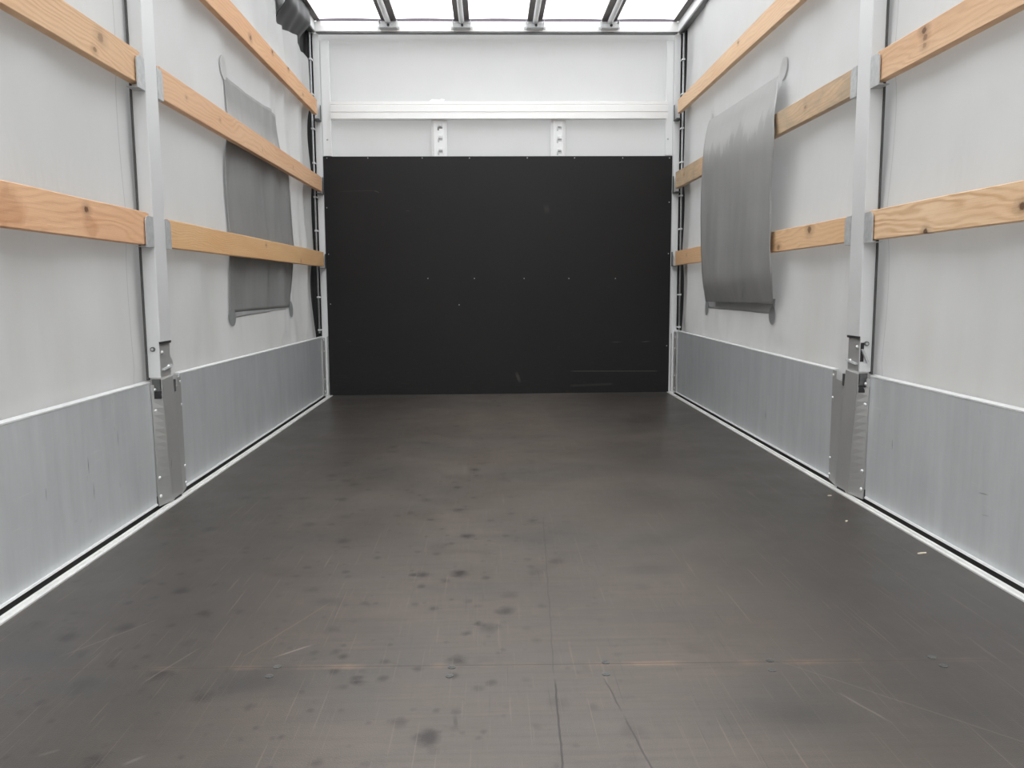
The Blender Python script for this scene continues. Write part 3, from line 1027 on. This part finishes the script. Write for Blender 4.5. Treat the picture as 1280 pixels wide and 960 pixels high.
# ================================================================== WOODEN BOARDS
WB = 1.16
LI, DK = (.62, .375, .20), (.46, .235, .105)
LI2, DK2 = (.66, .42, .235), (.50, .29, .14)
WOOD = [
    # side, y0, y1, (zb0, zt0) at y0, (zb1, zt1) at y1, label, light, dark, knots, freq, seed, grey, blot, notch
    (-1, -.25, 2.556, (.832, .930), (.832, .930), 'lower reddish wooden board in front of the left post', (.68, .405, .225), (.50, .255, .125),
     [(2.181, .903, .008, .9), (1.55, .86, .009, .8), (.9, .89, .01, .8)], 60, 1.3, 0, [(1.82, .875, .055, .4), (2.20, .86, .03, .35), (1.2, .88, .05, .3)]),
    (-1, -.25, 2.556, (1.305, 1.402), (1.305, 1.402), 'upper knotty wooden board in front of the left post', (.63, .40, .225), (.46, .255, .125),
     [(2.321, 1.368, .012, .55), (2.283, 1.327, .007, .6), (1.6, 1.35, .01, .6), (.7, 1.34, .012, .6)], 70, 2.7, .1, []),
    (-1, 2.722, 5.235, (.832, .922), (.834, .925), 'lowest wooden board beyond the left post, fine straight grain', (.64, .39, .19), (.47, .25, .10),
     [(3.9, .90, .006, .5), (4.6, .85, .006, .5)], 120, 3.9, 0, []),
    (-1, 2.722, 5.250, (1.300, 1.398), (1.296, 1.386), 'middle wooden board beyond the left post with pale whorls', (.63, .385, .22), (.48, .26, .13),
     [(2.95, 1.353, .006, .35), (3.305, 1.348, .006, .3), (3.9, 1.33, .005, .3), (4.5, 1.34, .005, .4)], 60, 5.1, 0, []),
    (-1, 2.722, 5.180, (1.757, 1.866), (1.748, 1.836), 'top wooden board beyond the left post with dark cracks', (.62, .36, .19), (.46, .23, .105),
     [(3.777, 1.79, .010, .75), (4.148, 1.832, .008, .8), (4.466, 1.839, .009, .8), (4.8, 1.78, .006, .5)], 60, 6.6, 0, []),
    (1, -.25, 2.530, (.832, .924), (.834, .924), 'lower wooden board in front of the right post with flame-shaped grain', (.72, .50, .30), (.50, .28, .13),
     [(2.208, .838, .008, .9), (1.807, .866, .009, .9), (2.16, .880, .030, .0), (1.3, .87, .01, .8)], 62, 7.4, 0, []),
    (1, -.25, 2.530, (1.303, 1.391), (1.303, 1.391), 'upper wooden board in front of the right post with one dark crack', (.66, .42, .24), (.49, .28, .145),
     [(2.268, 1.374, .009, .85), (2.262, 1.355, .008, .65), (2.262, 1.334, .007, .5), (1.5, 1.34, .01, .6)], 75, 8.2, .1, []),
    (1, 2.698, 5.200, (.836, .919), (.828, .916), 'lowest wooden board beyond the right post with a dark knot', (.66, .42, .23), (.50, .28, .13),
     [(3.018, .899, .013, .75), (3.340, .850, .011, .6), (4.9, .88, .006, .4)], 80, 9.9, 0, []),
    (1, 2.698, 5.225, (1.302, 1.388), (1.304, 1.406), 'middle weathered wooden board beyond the right post, behind the loose grey patch', (.56, .39, .235), (.42, .27, .145),
     [(3.10, 1.35, .006, .5), (5.0, 1.36, .008, .5)], 70, 11.3, .65, []),
    (1, 2.698, 5.195, (1.752, 1.852), (1.757, 1.838), 'top wooden board beyond the right post, pale grain', (.70, .47, .28), (.53, .32, .165),
     [(3.96, 1.825, .006, .6), (4.3, 1.79, .012, .0)], 58, 12.8, 0, []),
]
rnd = random.Random(3)
for (s, ya, yb, (a0, a1), (b0, b1), lab, li, dk, kn, fr, sd, gy, bl) in WOOD:
    li = tuple(min(.9, v * k) for v, k in zip(li, (1.22, 1.29, 1.41)))
    dk = tuple(v * k for v, k in zip(dk, (1.16, 1.24, 1.38)))
    m = mat_wood('pine_' + lab[:14].replace(' ', '_'), li, dk, kn, fr, sd, rnd.uniform(-.006, .006), gy, bl, .85 if 'flame' in lab else .5)
    bm = bmesh.new()
    n = 40
    rows = []
    for i in range(n + 1):
        f = i / n
        y = lerp(ya, yb, f)
        z0 = lerp(a0, b0, f) + .0012 * noise.noise(Vector((y * 2.3, sd, 0)))
        z1 = lerp(a1, b1, f) + .0020 * noise.noise(Vector((y * 2.9, sd, 5)))
        bow = .0015 * noise.noise(Vector((y * .9, sd, 9)))
        xi, xo = 1.1045 + bow, 1.1300 + bow
        e = .0018
        ring = [(xi + e, z0), (xo - e, z0), (xo, z0 + e), (xo, z1 - e), (xo - e, z1), (xi + e, z1), (xi, z1 - e), (xi, z0 + e)]
        rows.append([bm.verts.new((s * x, y, z)) for x, z in ring])
    for i in range(n):
        for j in range(8):
            bm.faces.new((rows[i][j], rows[i][(j + 1) % 8], rows[i + 1][(j + 1) % 8], rows[i + 1][j]))
    bm.faces.new(rows[0]); bm.faces.new(rows[-1][::-1])
    # splintered nib over the bracket at the post end
    yn = yb if ya < 0 else ya
    sg = 1 if ya < 0 else -1
    zt_ = (b1 if ya < 0 else a1)
    prism(bm, [(yn - sg * .002, zt_ - .001), (yn + sg * .020, zt_ - .003), (yn + sg * .018, zt_ - .009), (yn - sg * .002, zt_ - .028)], 'x', s * 1.1060, s * 1.1285)
    o = obj('wooden_board', bm, m)
    tag(o, lab, 'board', 'wooden side boards')

# ================================================================== GREY PATCHES
def disc(s, ax, y, z, ry, rz, mat, parent, name='corner_tab', fn=None):
    b = bmesh.new()
    def ringv(k, off):
        f = k / 4
        out = []
        for i in range(24):
            yy, zz = y + f * ry * math.cos(i * math.pi / 12), z + f * rz * math.sin(i * math.pi / 12)
            out.append(b.verts.new((s * (fn(yy, zz) - off), yy, zz)))
        return out
    for off in (.0018, .0006):
        c0 = b.verts.new((s * (fn(y, z) - off), y, z))
        rs = [ringv(k, off) for k in (1, 2, 3, 4)]
        for i in range(24):
            b.faces.new((c0, rs[0][i], rs[0][(i + 1) % 24]))
            for q in range(3):
                b.faces.new((rs[q][i], rs[q + 1][i], rs[q + 1][(i + 1) % 24], rs[q][(i + 1) % 24]))
        if off == .0018:
            rim = rs[-1]
    for i in range(24):
        b.faces.new((rim[i], rs[-1][i], rs[-1][(i + 1) % 24], rim[(i + 1) % 24]))
    return obj(name, b, mat, parent)


# left one lies on the tarp behind the boards
L_near = [(.585, 3.488), (.700, 3.500), (.868, 3.503), (1.065, 3.512), (1.298, 3.546), (1.581, 3.546)]
L_far = [(.592, 4.592), (.700, 4.640), (.768, 4.658), (.965, 4.633), (1.226, 4.637), (1.38, 4.52), (1.597, 4.468)]


def lp(u, v):
    z = lerp(.598, lerp(1.581, 1.600, u), v)
    y = lerp(interp(L_near, z), interp(L_far, z), u)
    a = side_ax(-1, y, z) - .004
    lift = .007 * (1 - sst(0, .10, u)) * math.sin(math.pi * min(1, max(0, v)))
    a = max(a - lift, 1.1345)
    return (-a, y, z)


t = thing('fabric_patch', 'dark grey patch hanging on the left tarpaulin behind the wooden boards', 'patch', (-1.145, 4.05, .58), 'grey patches on the side tarpaulins')
obj('cloth', grid(60, 60, lp, -.0012), PATCH_L, t, smooth=True)


def sl(y, z):
    return max(side_ax(-1, y, z) - .0035, 1.1345)


def lstrip(u, v):
    y = lerp(3.49, 4.595, u)
    z = lerp(lerp(.572, .594, u), lerp(.600, .602, u), v)
    return (-(side_ax(-1, y, z) - .003), y, z)


obj('lower_strip', grid(40, 3, lstrip, -.001), PATCHFLAT, t, smooth=True)
disc(-1, 1.14, 3.530, .578, .052, .037, PATCHTAB, t, fn=sl)
disc(-1, 1.14, 3.548, 1.606, .060, .048, PATCHTAB2, t, fn=sl)
disc(-1, 1.14, 4.612, .585, .030, .045, PATCHTAB, t, fn=sl)

# right one hangs loose in front of the two lower boards
ZN = [1.566, 1.491, 1.377, 1.289, 1.188, 1.078, .963, .840, .736, .620]
RN = [(1.143, 3.510), (1.118, 3.440), (1.092, 3.396), (1.085, 3.368), (1.090, 3.392), (1.092, 3.408), (1.088, 3.386), (1.085, 3.376), (1.090, 3.362), (1.125, 3.438)]
RF_ = [(1.139, 4.571, 1.590), (1.111, 4.510, 1.532), (1.086, 4.473, 1.430), (1.081, 4.472, 1.342), (1.086, 4.508, 1.237), (1.088, 4.523, 1.119), (1.084, 4.497, .989), (1.081, 4.455, .815), (1.086, 4.433, .708), (1.121, 4.508, .612)]


def catm(tab, t):
    n_ = len(tab) - 1
    x_ = max(0, min(n_ - 1e-6, t * n_)); i = int(x_); f = x_ - i
    P = [tab[max(0, min(n_, i + k))] for k in (-1, 0, 1, 2)]
    return [.5 * ((2 * b_) + (-a_ + c_) * f + (2 * a_ - 5 * b_ + 4 * c_ - d_) * f * f + (-a_ + 3 * b_ - 3 * c_ + d_) * f ** 3) for a_, b_, c_, d_ in zip(*P)]


NEAR = [(a, y, z) for (a, y), z in zip(RN, ZN)]


def rp(u, v):
    n_ = catm(NEAR, v)
    f_ = catm(RF_, v)
    a = lerp(n_[0], f_[0], u)
    y = lerp(n_[1], f_[1], u)
    z = lerp(n_[2], f_[2], u)
    mid = math.sin(math.pi * v) ** .5 if 0 < v < 1 else 0
    a += mid * (.0035 * math.sin(u * 13 + v * 1.5) + .0015 * math.sin(u * 25 - v * 2)) * sst(0, .12, u) * sst(1, .9, u)
    if .2 < v < .9:
        a = min(a, 1.0958)
    return (a, y, z)


t = thing('fabric_patch', 'dark grey patch hanging loose in front of two wooden boards on the right wall', 'patch', (1.09, 3.95, .58), 'grey patches on the side tarpaulins')
obj('cloth', grid(60, 80, rp, -.0012), PATCH_R, t, smooth=True)


def rstrip(u, v):
    y = lerp(3.505, 4.585, u)
    z = lerp(.574, lerp(.640, .618, u), v)
    return (side_ax(1, y, z) - .004, y, z)


obj('lower_strip', grid(40, 4, rstrip, .001), PATCHFLAT, t, smooth=True)


def sr(y, z):
    return side_ax(1, y, z) - .0060


disc(1, 1.14, 3.525, .568, .052, .040, PATCHTAB, t, fn=sr)
disc(1, 1.14, 3.535, 1.600, .056, .046, PATCHTAB2, t, fn=sr)
disc(1, 1.14, 4.600, .575, .030, .042, PATCHTAB, t, fn=sr)
disc(1, 1.14, 4.640, 1.600, .040, .042, PATCHTAB2, t, fn=sr)

# ================================================================== BLACK FLAP in the upper left corner
def flap(u, v):
    # v 0 = bottom edge (tucked behind the side tarpaulin), 1 = top
    z = lerp(lerp(2.03, 2.10, sst(.8, 1, u)), 2.328, v)
    y = lerp(lerp(4.62, 5.10, u), lerp(4.575, 5.13, u), v)
    fold = .008 * math.sin(u * 10 + v * 3.0) + .0035 * math.sin(u * 23 + 1 + v * 2)
    a = lerp(1.186, 1.115, sst(.30, .74, v)) + fold * (1 - v * .6)
    return (-a, y, z)


tag(obj('tarp_flap', grid(80, 20, flap, -.002), BLK, smooth=True), 'black folded tarpaulin flap hanging in the upper left corner under the roof', 'tarpaulin')

# ================================================================== CHIPS ON THE FLOOR
for (x, y, r, l, lab) in ((1.055, 2.637, .3, .007, 'tiny pale wood chip on the floor by the right post socket, farthest of three'),
                          (.982, 2.340, 1.0, .006, 'tiny pale wood chip on the floor near the right rail, middle of three'),
                          (1.050, 2.041, .25, .014, 'tiny pale wood splinter on the floor near the right rail, nearest of three')):
    b = bmesh.new()
    c_, s_ = math.cos(r), math.sin(r)
    pts = [(-l, -.002), (l * .8, -.003), (l, .001), (0, .0035), (-l * .9, .002)]
    prism(b, [(x + c_ * u - s_ * v, y + s_ * u + c_ * v) for u, v in pts], 'z', .0005, .003)
    tag(obj('wood_chip', b, CHIP), lab, 'wood chip', 'wood chips on the floor')
